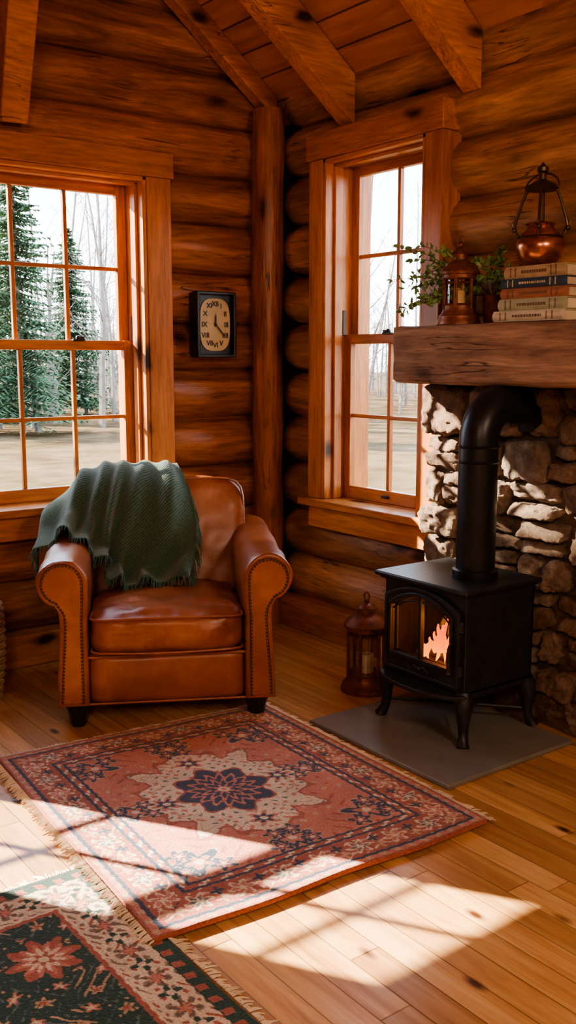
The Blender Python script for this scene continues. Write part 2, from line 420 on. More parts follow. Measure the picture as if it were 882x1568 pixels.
mb.extr([(XW,2.66),(.0,2.66),(RX,roofz(RX))],'xz',.11,.22)
mb.obj('wall_back',[M_logX,M_chink],smooth=True,angle=60)
# right wall logs
mb=MB()
for i,z in enumerate(ROWS):
    if z>2.7: break
    yf,yn=-.055,YW
    segs=[(yn,yf)]
    if W2[2]-.03<z<W2[3]+.03: segs=[(yn,W2[0]-.035),(W2[1]+.035,yf)]
    if z<1.45: segs=[((-1.26),segs[0][1])] + segs[1:] if len(segs)==1 else [segs[1]]
    for s0,s1 in segs:
        mb.t=U(.78,1.18); mb.log((LC-.008,s0,z),(LC-.008,s1,z),r,i*2.11+50,False,abs(s1-yf)<.01,step=.06)
mb.m=1; mb.t=1
for (y0,y1,z0,z1) in ((YW,W2[0],0,2.75),(W2[0],W2[1],0,W2[2]-.02),(W2[0],W2[1],W2[3],2.75),(W2[1],.22,0,2.75)):
    mb.box((.11,y0,z0),(.25,y1,z1))
mb.obj('wall_right',[M_logY,M_chink],smooth=True,angle=60)
mb=MB()
for i,z in enumerate(ROWS):
    if z>2.7: break
    mb.t=U(.7,1.1); mb.log((XW-.115,YW,z),(XW-.115,.1,z),r,i+90,step=.3,seg=14)
mb.m=1; mb.box((XW-.25,YW,0),(XW-.1,.22,2.75)); mb.obj('wall_left',[M_logY,M_chink],angle=60)
mb=MB()
for i,z in enumerate(ROWS):
    if z>4.3: break
    xr=-.05 if z<2.55 else -max(.05,(z+.02-Z0)/SL)
    mb.t=U(.7,1.1); mb.log((XW-xr,YW-.115,z),(xr,YW-.115,z),r,i+130,step=.3,seg=14)
mb.m=1; mb.extr([(XW-.2,0),(.25,0),(.25,2.66),(0,2.66),(RX,roofz(RX)),(XW,2.66),(XW-.2,2.66)],'xz',YW-.22,YW-.1); mb.obj('wall_front',[M_logX,M_chink],angle=60)
mb=MB(); mb.box((XW-.25,YW-.25,-.12),(.25,.25,0)); mb.obj('floor',[M_floor],smooth=False)
mb=MB()
mb.extr([(.35,Z0-.27),(RX,roofz(RX)),(RX,roofz(RX)+.14),(.35,Z0-.13)],'xz',YW-.3,.45)
mb.extr([(XW-.35,Z0-.27),(RX,roofz(RX)),(RX,roofz(RX)+.14),(XW-.35,Z0-.13)],'xz',YW-.3,.45)
mb.obj('ceiling',[M_ceil],smooth=False)
g=group('roof_rafters')
k=0
for y in (-.62,-1.38,-2.14,-2.9,-3.66,-4.42,-5.18):
    for sgn in (0,1):
        mb=MB(); mb.t=U(.85,1.1)
        def X(x): return x if sgn==0 else XW-x
        mb.extr([(X(-.005),2.45),(X(-.005),Z0+.0),(X(RX),Z0-SL*RX),(X(RX),2.45-SL*RX)],'xz',y-.05,y+.05)
        k+=1; mb.obj('rafter_%d'%k,[M_raft],g,.006)
mb=MB()
mb.extr([(-.02,2.575),(-.02,2.685),(RX,roofz(RX)),(RX,roofz(RX)-.115)],'xz',-.09,-.01); mb.obj('gable_rafter',[M_raft],g,.005)
mb=MB(); mb.box((RX-.06,YW,roofz(RX)-.3),(RX+.06,.0,roofz(RX)-.05)); mb.obj('ridge_beam',[M_raft],g,.006)
mb=MB(); a=Vector((-1.385,-.04,2.42)); d=Vector((-.09,-.36,.35)).normalized()
mb.obox(a,a+d*2.3,(.115,-.02,0),(0,.07,.085)); mb.obj('knee_brace',[M_raft],g,.006)
# corner post
mb2=MB()
seg=24; n=46; vs=[]
for i in range(n+1):
    z=2.62*i/n
    for kx in range(seg):
        th=2*math.pi*kx/seg; ca,sa=math.cos(th),math.sin(th)
        rr=.080*(1+.09*noise.noise(Vector((ca,sa,z*2.5)))+.06*noise.noise(Vector((ca*2,sa*2,z*7))))
        vs.append((-.07+rr*ca+.012*noise.noise(Vector((0,3,z))),-.07+rr*sa,z))
fs=[(i*seg+k2,i*seg+(k2+1)%seg,(i+1)*seg+(k2+1)%seg,(i+1)*seg+k2) for i in range(n) for k2 in range(seg)]
mb2.add(vs,fs); mb2.obj('corner_post',[M_post])
mb=MB(); mb.box((XW,-.045,0),(-.13,.06,.15)); mb.obj('baseboard_back',[M_trimX],bevel=.006)
mb=MB(); mb.t=.8; mb.box((-.045,-1.26,0),(.06,-.13,.165)); mb.obj('baseboard_right',[M_trimY],bevel=.006)

# ---------------------------------------------------------------- stone surround
g=group('stone_fireplace_surround')
mb=MB(); mb.box((-.070,-3.3,0),(-.0,-1.275,1.30)); mb.obj('mortar_bed',[M_mortar],g,smooth=False)
mb=MB(); z=-.015; row=0
while z<1.28:
    h=U(.105,.160)
    if z+h>1.20: h=1.305-z
    y=-1.262
    while y>-3.25:
        w=U(.11,.25)*(1.1 if h>.14 else .9); mb.t=R()
        dz=U(-.008,.008); gp=.0065
        if h>.12 and R()<.30:
            hh=h*U(.42,.58)
            mb.pillow((-.115-U(0,.035),y-w+gp,z+gp),(.0,y-gp,z+hh-gp*.7),k=U(4.5,7),n=13,nz=.012,ns=14,seed=R()*40,rocky=True); mb.t=R()
            mb.pillow((-.115-U(0,.035),y-w+gp,z+hh+gp*.7),(.0,y-gp,z+h-gp),k=U(4.5,7),n=13,nz=.012,ns=14,seed=R()*40,rocky=True)
        else:
            mb.pillow((-.115-U(0,.045),y-w+gp,z+gp+dz),(.0,y-gp,z+h-gp+dz),k=U(4.5,7.5),n=18,nz=.017,ns=12,seed=R()*40,rocky=True)
        y-=w
    z+=h; row+=1
mb.obj('field_stones',[M_stone],g,angle=28)

# mantel
mb=MB()
def rough_box(mb,lo,hi,ns,amp,seed=0):
    lo,hi=Vector(lo),Vector(hi); key={};vs=[];fs=[]
    def gv(i,j,k):
        if (i,j,k) in key: return key[(i,j,k)]
        p=Vector((lo.x+(hi.x-lo.x)*i/ns[0],lo.y+(hi.y-lo.y)*j/ns[1],lo.z+(hi.z-lo.z)*k/ns[2]))
        e=sum((q in (0,n)) for q,n in zip((i,j,k),ns))
        p+=Vector([noise.noise(p*9+Vector((seed+q*7,0,0)))*amp for q in range(3)])
        if e>=2:
            sh=.005+.006*abs(noise.noise(p*14))
            for q,(a,n) in enumerate(zip((i,j,k),ns)):
                if a==0: p[q]+=sh
                elif a==n: p[q]-=sh
        vs.append(tuple(p)); key[(i,j,k)]=len(vs)-1; return key[(i,j,k)]
    nx,ny,nz=ns
    for i in range(nx):
        for j in range(ny):
            for k in (0,nz): fs.append((gv(i,j,k),gv(i+1,j,k),gv(i+1,j+1,k),gv(i,j+1,k)))
    for i in range(nx):
        for k in range(nz):
            for j in (0,ny): fs.append((gv(i,j,k),gv(i+1,j,k),gv(i+1,j,k+1),gv(i,j,k+1)))
    for j in range(ny):
        for k in range(nz):
            for i in (0,nx): fs.append((gv(i,j,k),gv(i,j+1,k),gv(i,j+1,k+1),gv(i,j,k+1)))
    mb.add(vs,fs)
rough_box(mb,(-.285,-3.2,1.30),(-.06,-1.235,1.53),(8,80,10),.004)
mb.obj('mantel_beam',[M_mantel],angle=60)

# hearth slab
mb=MB(); mb.box((-.82,-2.12,0.001),(-.17,-1.38,.018)); mb.obj('hearth_slab',[M_slab],bevel=.004)

# ---------------------------------------------------------------- stove
ST=group('wood_stove')
def arch(y0,y1,z0,z1,rise,k=8):
    L=[(y0+(y1-y0)*i/k,z0) for i in range(k)]+[(y1,z0+(z1-z0)*i/k) for i in range(k)]
    for i in range(2*k):
        t=1-2*i/(2*k); L.append((y0+(y1-y0)*(t+1)/2,z1+rise*(1-t*t)))
    L+=[(y0,z1-(z1-z0)*i/k) for i in range(k)]
    return L
y0,y1,x0,x1=-1.925,-1.505,-.545,-.18; zb,zt=.205,.58
mb=MB()
mb.box((x0+.01,y0,zb),(x1,y0+.012,zt)); mb.box((x0+.01,y1-.012,zb),(x1,y1,zt)); mb.box((x1-.012,y0,zb),(x1,y1,zt)); mb.box((x0+.01,y0,zb),(x1,y1,zb+.015))
mb.ring(arch(y0,y1,zb,zt,0),arch(-1.86,-1.57,.30,.475,.055),'yz',x0,x0+.012)
mb.obj('firebox_body',[M_iron],ST,.003)
mb=MB(); mb.box((x0-.035,y0-.03,zt),(x1+.01,y1+.03,zt+.018)); mb.box((x0-.018,y0-.015,zt-.012),(x1+.005,y1+.015,zt)); mb.obj('top_plate',[M_iron],ST,.006)
mb=MB(); mb.box((x0-.012,y0-.008,zb-.012),(x1,y1+.008,zb+.006))
lip=[(x0+.01,y1+.012)]+[(x0-.085*math.sin(math.pi*i/14)**.55-.006,y1+.012-(y1-y0+.024)*i/14) for i in range(15)]+[(x0+.01,y0-.012)]
mb.extr(lip,'xy',zb-.012,zb+.004); mb.obj('ash_lip',[M_iron],ST,.003)
mb=MB()
IN=(-1.868,-1.562,.298,.478,.056)
mb.ring(arch(-1.905,-1.53,.235,.505,.052),arch(*IN),'yz',x0-.016,x0)
mb.ring(arch(-1.88,-1.55,.284,.490,.056),arch(*IN),'yz',x0-.026,x0-.016)
mb.ring(arch(-1.91,-1.524,.228,.512,.053),arch(-1.899,-1.536,.24,.502,.052),'yz',x0-.022,x0-.01)
mb.box((x0-.024,-1.722,.295),(x0-.004,-1.708,.535))
for s in (-1,1):
    mb.tube([(x0-.018,-1.715+s*(.01+.135*t),.515-.05*t*t) for t in [i/6 for i in range(7)]],.004,6)
for s in (-1,1):
    mb.tube([(x0-.02,-1.715+s*(.012+.055*t),.260+.01*math.sin(t*7)) for t in [i/8 for i in range(9)]],[.007-.004*i/8 for i in range(9)],6)
mb.sph((x0-.02,-1.715,.260),.012)
for zz in (.30,.46): mb.tube([(x0-.012,-1.913,zz-.02),(x0-.012,-1.913,zz+.02)],.009,8)
mb.obj('door',[M_iron],ST,.002)
mb=MB(); mb.tube([(x0-.015,-1.893,.40),(x0-.05,-1.898,.40),(x0-.055,-1.898,.385),(x0-.055,-1.898,.30)],[.006,.006,.008,.009],8); mb.sph((x0-.055,-1.898,.295),.012); mb.obj('door_handle',[M_hw],ST)
mb=MB(); mb.box((x0-.006,-1.87,.296),(x0-.003,-1.56,.536)); mb.obj('door_glass',[M_lglass],ST,smooth=False)
for i,(fx,fy,sx,sy) in enumerate(((x0+.02,y0+.02,-1,-1),(x0+.02,y1-.02,-1,1),(x1-.02,y0+.02,1,-1),(x1-.02,y1-.02,1,1))):
    mb=MB(); pts=[];rs=[]
    for t,o,rr in ((0,0,.036),(.15,.010,.036),(.35,.014,.028),(.6,.012,.020),(.8,.016,.017),(.92,.024,.020),(1,.030,.024)):
        pts.append((fx+sx*o,fy+sy*o,.205-.187*t)); rs.append(rr)
    mb.tube(pts,rs,10); mb.obj('leg_%d'%(i+1),[M_iron],ST)
mb=MB(); mb.tube([(x0+.02,y0+.02,.08),(x1-.02,y1-.02,.08)],.006,6); mb.tube([(x0+.02,y1-.02,.085),(x1-.02,y0+.02,.085)],.006,6); mb.obj('stretchers',[M_iron],ST)
def fire_mat():
    m,nt,b=new_mat('flame'); out=nt.nodes['Material Output']; nt.nodes.remove(b)
    co=nd(nt,'ShaderNodeTexCoord').outputs['Generated']; z=nd(nt,'ShaderNodeSeparateXYZ',{0:co}).outputs[2]
    c=ramp(nt,z,[(0,(1,.36,.05)),(.4,(1,.17,.012)),(1,(.75,.05,.002))])
    e=nd(nt,'ShaderNodeEmission',{0:c,1:1.9}); nt.links.new(e.outputs[0],out.inputs[0]); return m
mb=MB()
for i in range(40):
    cy=-1.78+U(-.10,.17); cx=x0+.09+U(-.03,.05); h=U(.06,.18)*max(.3,1.25-abs(cy+1.79)*5.2); w=U(.007,.013); ph=U(0,6)
    mb.tube([(cx+.010*math.sin(ph+t*5),cy+.022*math.sin(ph+t*4)*t,.27+h*t) for t in [j/8 for j in range(9)]],[w*math.sin(math.pi*(.12+.88*(1-t)))*(1.1-t*.3)+.0006 for t in [j/8 for j in range(9)]],7)
mb.obj('flames',[fire_mat()],ST)
M_char=plain('charred_log',(.09,.05,.03),.9,0,.5,20,.6)
mb=MB(); mb.log((x0+.07,-1.87,.24),(x0+.13,-1.57,.25),.026,3,step=.03,seg=10); mb.log((x0+.16,-1.86,.25),(x0+.13,-1.56,.24),.026,5,step=.03,seg=10); mb.log((x0+.1,-1.84,.275),(x0+.12,-1.60,.285),.022,8,step=.03,seg=10); mb.obj('firewood',[M_char],ST)
L=bpy.data.lights.new('fire_glow','POINT'); L.energy=1.6; L.color=(1,.36,.09); L.shadow_soft_size=.04
lo=bpy.data.objects.new('fire_glow',L); lo.location=(x0+.09,-1.76,.42); lo.parent=ST; COL.objects.link(lo)
# pipe
mb=MB(); px,py=-.37,-1.80; zc=1.235; rb=.13; pr=.072
pts=[(px,py,zt+.01),(px,py,.8),(px,py,1.0),(px,py,zc-rb)]
for i in range(1,10):
    a=math.pi/2*i/9; pts.append((px+rb-rb*math.cos(a),py,zc-rb+rb*math.sin(a)))
pts+=[(px+rb+.02,py,zc)]; xe=px+rb+.02
mb.tube(pts,pr,28)
mb.tube([(xe,py,zc-.012),(-.15,py,zc-.012),(-.03,py,zc-.012)],.066,28)
for z in (zt+.02,): mb.lathe([(.08,z-.01),(.084,z),(.084,z+.03),(.074,z+.035)],(px,py,0),28)
for z in (1.03,1.085): mb.lathe([(.0722,z-.006),(.0765,z),(.0722,z+.006)],(px,py,0),28)
mb.lathe([(.066,-.13),(.098,-.125),(.098,-.11),(.066,-.105)],(0,py,zc-.012),28,'X')
mb.obj('stove_pipe',[M_pipe],ST,angle=50)

# ---------------------------------------------------------------- lanterns
def lantern(name,loc,s,base_w=.105,H=.42,sides=6):
    g=group(name,loc)
    b=base_w
    mb=MB()
    mb.lathe([(b*1.0,0),(b*1.0,.012),(b*.93,.022),(b*.93,.032),(b*.80,.045),(b*.74,.06),(b*.74,.072)],(0,0,.0),32)
    zt=H*.62
    mb.lathe([(b*.76,zt),(b*.82,zt+.006),(b*.82,zt+.018),(b*.9,zt+.02),(b*.92,zt+.03),(b*.72,zt+.055),(b*.5,zt+.068),(b*.34,zt+.076),(b*.33,zt+.096),(b*.38,zt+.10),(b*.3,zt+.112),(.008,zt+.122)],(0,0,0),32)
    mb.sph((0,0,zt+.132),.012,10)
    th=[2*math.pi*i/16 for i in range(17)]
    mb.tube([(.0,.016*math.cos(t),zt+.15+.016*math.sin(t)) for t in th],.0035,6,False)
    for i in range(sides):
        a=2*math.pi*(i+.5)/sides; x,y=b*.72*math.cos(a),b*.72*math.sin(a)
        mb.tube([(x,y,.06),(x,y,zt+.005)],.007,8)
    for z in (.075,zt-.012): mb.lathe([(b*.70,z-.005),(b*.755,z),(b*.70,z+.005)],(0,0,0),32)
    mb.obj('lantern_frame',[M_rust],g,angle=35)
    mb=MB()
    vs=[];seg=24
    for z in (.07,zt):
        for i in range(seg): vs.append((b*.64*math.cos(2*math.pi*i/seg),b*.64*math.sin(2*math.pi*i/seg),z))
    mb.add(vs,[(i,(i+1)%seg,seg+(i+1)%seg,seg+i) for i in range(seg)]); mb.obj('glass_chimney',[M_lglass],g,normals=False)
    mb=MB(); mb.lathe([(b*.3,.07),(b*.3,.07+H*.2),(b*.26,.075+H*.2)],(0,0,0),16); mb.tube([(0,0,.07+H*.2),(.001,0,.085+H*.2)],.0015,5); mb.obj('candle',[M_wax],g)
    return g
lantern('floor_lantern',(-.375,-1.205,0),1,.108,.42)
lantern('mantel_lantern',(-.185,-1.51,1.531),1,.084,.275,6)

# ---------------------------------------------------------------- books
bk=group('book_stack')
z=1.532
for i,(c,w,h,ys,xo) in enumerate([((.55,.50,.38),.315,.038,-1.745,-.255),((.36,.38,.26),.30,.042,-1.765,-.250),((.36,.15,.09),.295,.037,-1.772,-.247),((.035,.06,.10),.285,.034,-1.775,-.250),((.42,.31,.18),.27,.043,-1.785,-.245)]):
    m=plain('book_cloth_%d'%i,c,.75,0,.15,30,.2); pg=plain('book_pages_%d'%i,(.62,.52,.36),.9)
    dp=.185
    mb=MB(); mb.m=1; mb.box((xo+.008,ys-w+.006,z+.004),(xo+dp-.006,ys-.006,z+h-.004)); mb.m=0
    mb.box((xo+.004,ys-w,z),(xo+dp,ys,z+.004)); mb.box((xo+.004,ys-w,z+h-.004),(xo+dp,ys,z+h))
    pts=[(xo+.012,z+.0005)]+[(xo+.006-.010*math.sin(math.pi*t/8),z+h*t/8) for t in range(9)]+[(xo+.012,z+h-.0005)]
    mb.extr(pts,'xz',ys-w,ys)
    mb.m=2
    for f in (.12,.2,.78,.86): mb.box((xo-.0052,ys-w*f-.002,z+.004),(xo-.002,ys-w*f+.002,z+h-.004))
    q=.3
    while q<.7:
        l=U(.015,.04); mb.box((xo-.0056,ys-w*(q+l),z+h*.38),(xo-.003,ys-w*q,z+h*.62)); q+=l+.012
    mb.obj('book_%d'%(i+1),[m,pg,plain('book_gilt_%d'%i,(.12,.07,.03) if c[0]>.2 else (.5,.4,.25),.5)],bk,.0015)
    z+=h
BT=z
# ---------------------------------------------------------------- copper vessel
g=group('copper_hanging_kettle',(-.175,-1.885,BT))
mb=MB(); mb.lathe([(.035,0),(.05,.004),(.075,.03),(.086,.062),(.084,.085),(.066,.115),(.048,.13),(.046,.14),(.055,.146),(.05,.15),(.02,.156),(.004,.16)],(0,0,0),32); mb.obj('copper_pot',[M_copper],g)
mb=MB(); mb.lathe([(.004,.262),(.052,.262),(.058,.268),(.05,.28),(.03,.292),(.014,.30),(.012,.32),(.02,.328),(.02,.34),(.008,.35),(.003,.358)],(0,0,0),28); mb.obj('lid',[M_brass],g)
mb=MB()
for a in (.6,2.1,3.75,5.2):
    c,s=math.cos(a),math.sin(a)
    mb.tube([(c*.075,s*.075,.10),(c*.094,s*.094,.13),(c*.088,s*.088,.16),(c*.064,s*.064,.235),(c*.05,s*.05,.266)],.0055,7)
    mb.sph((c*.094,s*.094,.13),.010); mb.tube([(c*.09,s*.09,.13),(c*.103,s*.103,.15),(c*.09,s*.09,.165)],.003,6)
mb.tube([(0,-.075*math.cos(math.pi*t/12),.27+.05*math.sin(math.pi*t/12)) for t in range(13)],.0035,6)
mb.lathe([(.078,.096),(.083,.10),(.078,.104)],(0,0,0),28)
mb.obj('wire_frame',[M_brass],g)
# ---------------------------------------------------------------- greenery
g=group('greenery_in_pot',(-.115,-1.62,1.531))
M_leaf=plain('leaf',(.17,.30,.10),.5,0,.4,30,0); M_stem=plain('stem',(.10,.06,.03),.7)
mb=MB(); mb.lathe([(.03,0),(.035,.01),(.04,.10),(.044,.105),(.040,.11),(.0,.10)],(0,0,0),20); mb.obj('pot',[M_rust],g)
mb=MB(); lf=MB()
def leaf(mb,p,d,l,w):
    d=d.normalized(); sd=d.cross(Vector((R()-.5,R()-.5,R()-.5))).normalized(); nn=d.cross(sd)
    vs=[p,p+d*l*.35+sd*w+nn*.002,p+d*l*.75+sd*w*.7,p+d*l-nn*.004,p+d*l*.75-sd*w*.7,p+d*l*.35-sd*w+nn*.002,p+d*l*.5-nn*.003]
    mb.add(vs,[(0,1,6),(1,2,6),(2,3,6),(3,4,6),(4,5,6),(5,0,6)])
for i in range(30):
    if i<19: tgt=Vector((-.13+U(-.08,.06),U(.14,.40),U(.04,.31)))
    elif i<25: tgt=Vector((-.02+U(-.06,.04),U(-.16,-.02),U(.10,.24)))
    else: tgt=Vector((U(-.08,.04),U(-.06,.16),U(.2,.29)))
    p0=Vector((0,0,.10)); mid=p0*.5+tgt*.5+Vector((0,0,.07)); pts=[]
    for j in range(15):
        t=j/14; q=p0*(1-t)**2+mid*2*t*(1-t)+tgt*t*t+Vector((noise.noise(Vector((i,t*3,0))),noise.noise(Vector((i,t*3,5))),0))*.02; pts.append(q)
    mb.tube(pts,[.0022*(1-.6*j/14) for j in range(15)],5)
    for j in range(3,15):
        for _ in range(2):
            d=Vector((U(-1,1),U(-1,1),U(-.7,.9)))+(pts[j]-pts[j-1]).normalized()*.6
            leaf(lf,pts[j],d,U(.020,.038),U(.006,.010))
mb.obj('stems',[M_stem],g); lf.obj('leaves',[M_leaf],g,normals=False,smooth=False)

# ---------------------------------------------------------------- clock
g=group('wall_clock',(-.39,-.035,1.565))
mb=MB()
def rectl(w,h,n=8):
    return arch(-w/2,w/2,-h/2,h/2,0,n)
mb.ring(rectl(.228,.32),rectl(.196,.288),'xz',-.055,-.0); mb.box((-.11,-.03,-.156),(.11,.03,.156)); mb.obj('frame',[M_black],g,.004)
mb=MB(); N=48; pl=[]
for i in range(N):
    t=2*math.pi*i/N; c,s=math.cos(t),math.sin(t); e=2/3.2
    pl.append((.088*math.copysign(abs(c)**e,c),.128*math.copysign(abs(s)**e,s)))
mb.extr(pl,'xz',-.036,-.028); mb.obj('dial',[M_cream],g,.002)
rn=['XII','I','II','III','IIII','V','VI','VII','VIII','IX','X','XI']
M_ink=plain('ink',(.02,.015,.01),.5)
for i,t in enumerate(rn):
    a=math.radians(90-30*i); c,s=math.cos(a),math.sin(a)
    cu=bpy.data.curves.new('numeral_'+t,'FONT'); cu.body=t; cu.size=.034; cu.align_x='CENTER'; cu.align_y='CENTER'; cu.extrude=.0006; cu.offset=.0008
    cu.materials.append(M_ink)
    o=bpy.data.objects.new('numeral_%d'%(i+1),cu); COL.objects.link(o); o.parent=g
    k=1/max(abs(c),abs(s))**.35
    o.location=(.064*c*k,-.0372,.100*s*k); o.rotation_euler=(math.pi/2,0,0)
mb=MB()
mb.extr([(-.003,-.01),(.003,-.01),(.0045,.035),(0,.055),(-.0045,.035)],'xz',-.042,-.040)
a=math.radians(-48); d=Vector((math.cos(a),math.sin(a))); nn=Vector((-d.y,d.x))
pp=[-d*.015+nn*.0025,-d*.015-nn*.0025,d*.05-nn*.0035,d*.078,d*.05+nn*.0035]
mb.extr([(p.x,p.y) for p in pp],'xz',-.045,-.043); mb.lathe([(.006,-.047),(.006,-.036)],(0,0,0),12,'Y')
mb.obj('hands',[M_ink],g)

# ---------------------------------------------------------------- armchair
CH=group('leather_armchair',(-1.06,-.70,0),-math.radians(28.7))
parts=[]
def arm_profile(s,dz=0,inset=0):
    c=(.388,.57+dz); r=.094-inset; P=[(.30+inset,.09+inset),(.30+inset,.25),(.30+inset,.42),(.295+inset,.50)]
    for i in range(19):
        a=math.radians(185-(185+72)*i/18); P.append((c[0]+r*math.cos(a),c[1]+r*math.sin(a)))
    P+=[(.402-inset,.455),(.398-inset,.42),(.402-inset,.34),(.412-inset,.22),(.418-inset,.09+inset)]
    return [(s*x,z) for x,z in P]
for s,nm in ((-1,'arm_1'),(1,'arm_2')):
    mb=MB()
    ys=[(-.418,.010),(-.414,.003),(-.404,0)]+[(-.404+.76*i/14,0) for i in range(1,15)]+[(.366,.01)]
    vs=[];n=None
    for (y,ins) in ys:
        dz=.035*max(0,(y+.4)/.76)**1.5
        pr_=arm_profile(s,dz,ins); n=len(pr_)
        for k3,(x,z) in enumerate(pr_):
            w=.010*noise.noise(Vector((x*9,y*9,z*9+s)))+.005*noise.noise(Vector((x*20,y*25,z*20)))
            vs.append((x*(1+w) ,y,z+(w if z>.45 else 0)))
    fs=[(i*n+k3,i*n+(k3+1)%n,(i+1)*n+(k3+1)%n,(i+1)*n+k3) for i in range(len(ys)-1) for k3 in range(n)]
    fs+=[tuple(range(n)),tuple((len(ys)-1)*n+k3 for k3 in range(n))[::-1]]
    mb.add(vs,fs); parts.append(mb); mb.obj(nm,[M_leather],CH,angle=50)
    mb=MB(); mb.extr(arm_profile(s,0,.016),'xz',-.424,-.40); mb.obj(nm+'_front_panel',[M_leather],CH,.004)
    mb=MB(); pts=arm_profile(s,0,.012)
    mb.tube([(x,-.4205,z) for x,z in pts],.0035,6); mb.obj(nm+'_welt',[M_leather],CH)
    mb=MB(); pn=arm_profile(s,0,.021); acc=0
    for i in range(len(pn)-1):
        a,b=Vector(pn[i]),Vector(pn[i+1]); l=(b-a).length
        while acc<l:
            q=a+(b-a)*(acc/l); mb.sph((q.x,-.425,q.y),.0052,6,(1,.6,1)); acc+=.0135
        acc-=l
    mb.obj(nm+'_nails',[M_brass],CH)
mb=MB(); mb.pillow((-.305,-.395,.085),(.305,.30,.285),k=14,n=14,puff=(0,.006,0),nz=.003); mb.obj('base_rail',[M_leather],CH,angle=80)
mb=MB(); mb.tube([(-.30,-.398,.093),(.30,-.398,.093)],.005,6); mb.tube([(-.30,-.392,.275),(.30,-.392,.275)],.005,6); mb.obj('rail_welt',[M_leather],CH)
mb=MB(); mb.pillow((-.297,-.425,.280),(.297,.18,.445),k=7,n=30,puff=(0,.018,.024),nz=.015,ns=8); parts.append(mb); mb.obj('seat_cushion',[M_leather],CH,angle=80)
mb=MB()
for zz in (.302,.430):
    mb.tube([(-.285,-.30,zz),(-.288,-.40,zz),(-.275,-.418,zz)]+[(-.25+.5*i/10,-.432-.013*(1-(i/5-1)**2),zz+ (.006 if zz>.4 else -.003)*(1-(i/5-1)**2)) for i in range(11)]+[(.275,-.418,zz),(.288,-.40,zz),(.285,-.30,zz)],.0048,7)
mb.obj('cushion_welt',[M_leather],CH)
Rt=Matrix.Translation((0,.12,.3))@Matrix.Rotation(math.radians(-11),4,'X')@Matrix.Translation((0,-.12,-.3))
KB=10
mb=MB(); mb.pillow((-.360,.12,.20),(.360,.325,.895),k=KB,n=28,puff=(0,.035,.012),nz=.016,ns=5,M=Rt); parts.append(mb); mb.obj('back_rest',[M_leather],CH,angle=80)
mb=MB(); e=[]
for i in range(44):
    t=math.pi*i/43; c,s=math.cos(t),math.sin(t); q=(abs(c)**KB+abs(s)**KB)**(1/KB)
    e.append(Rt@Vector((.355*c/q,.135,.55+.343*s/q)))
mb.tube(e,.0055,7); mb.obj('back_welt',[M_leather],CH)
mb=MB(); mb.pillow((-.36,.24,.09),(.36,.36,.60),k=9,n=10,nz=.002); mb.obj('outer_back',[M_leather],CH,angle=80)
for i,(x,y) in enumerate(((-.345,-.365),(.345,-.365),(-.31,.30),(.31,.30))):
    mb=MB(); mb.lathe([(.026,0),(.030,.008),(.040,.06),(.048,.075),(.048,.095)],(x,y,0.0),8); mb.obj('foot_%d'%(i+1),[M_black],CH,.002)

# throw
bvh=[BVHTree.FromPolygons([Vector(v) for v in p.v],p.f) for p in parts]
cols=[
[(-.42,.40,.58),(-.45,.36,.66),(-.475,.28,.70),(-.49,.20,.69),(-.505,.12,.64),(-.512,.05,.59),(-.515,-.01,.54)],
[(-.37,.44,.64),(-.38,.40,.80),(-.38,.30,.86),(-.39,.20,.82),(-.395,.10,.73),(-.40,.02,.70),(-.40,-.05,.69)],
[(-.27,.46,.60),(-.27,.44,.84),(-.27,.31,.925),(-.275,.17,.86),(-.29,.10,.72),(-.30,.03,.62),(-.30,-.05,.58)],
[(-.17,.46,.60),(-.17,.44,.86),(-.16,.31,.935),(-.17,.17,.86),(-.19,.10,.68),(-.20,.05,.52),(-.19,-.07,.475)],
[(-.04,.46,.60),(-.04,.44,.86),(-.03,.31,.935),(-.03,.17,.86),(-.05,.09,.66),(-.06,.04,.50),(-.05,-.06,.475)],
[(.07,.46,.62),(.07,.44,.86),(.07,.31,.93),(.11,.17,.84),(.14,.10,.72),(.13,.06,.58),(.09,.01,.48)]]
G=np.array(cols)
def cr(P,t):
    n=len(P)-1; x=min(max(t*n,0),n-1e-6); i=int(x); f=x-i
    p0,p1,p2,p3=P[max(i-1,0)],P[i],P[i+1],P[min(i+2,n)]
    return .5*((2*p1)+(-p0+p2)*f+(2*p0-5*p1+4*p2-p3)*f*f+(-p0+3*p1-3*p2+p3)*f**3)
NU,NV=120,90; S=np.zeros((NU+1,NV+1,3))
for i in range(NU+1):
    C=np.array([cr(G[:,j],i/NU) for j in range(7)])
    for j in range(NV+1): S[i,j]=cr(C,j/NV)
def normals(S):
    du=np.gradient(S,axis=0); dv=np.gradient(S,axis=1); n=np.cross(dv,du); n/=np.linalg.norm(n,axis=2,keepdims=True)+1e-9; return n
Nn=normals(S)
if Nn[NU//2,NV//3,2]<0: Nn=-Nn
for i in range(NU+1):
    for j in range(NV+1):
        u,v=i/NU,j/NV
        ph=u*38+3.5*noise.noise(Vector((u*2.2,v*1.6,1)))*2.2
        f=(math.sin(ph)*.5+.5)**1.6*(.5+.9*abs(noise.noise(Vector((u*5,v*1.2,8)))))*1.5
        f2=noise.noise(Vector((u*9,v*2.5,4)))
        amp=.007+.040*min(1,max(0,(v-.22)*2))
        S[i,j]+=Nn[i,j]*(amp*f+amp*.6*f2+.006)
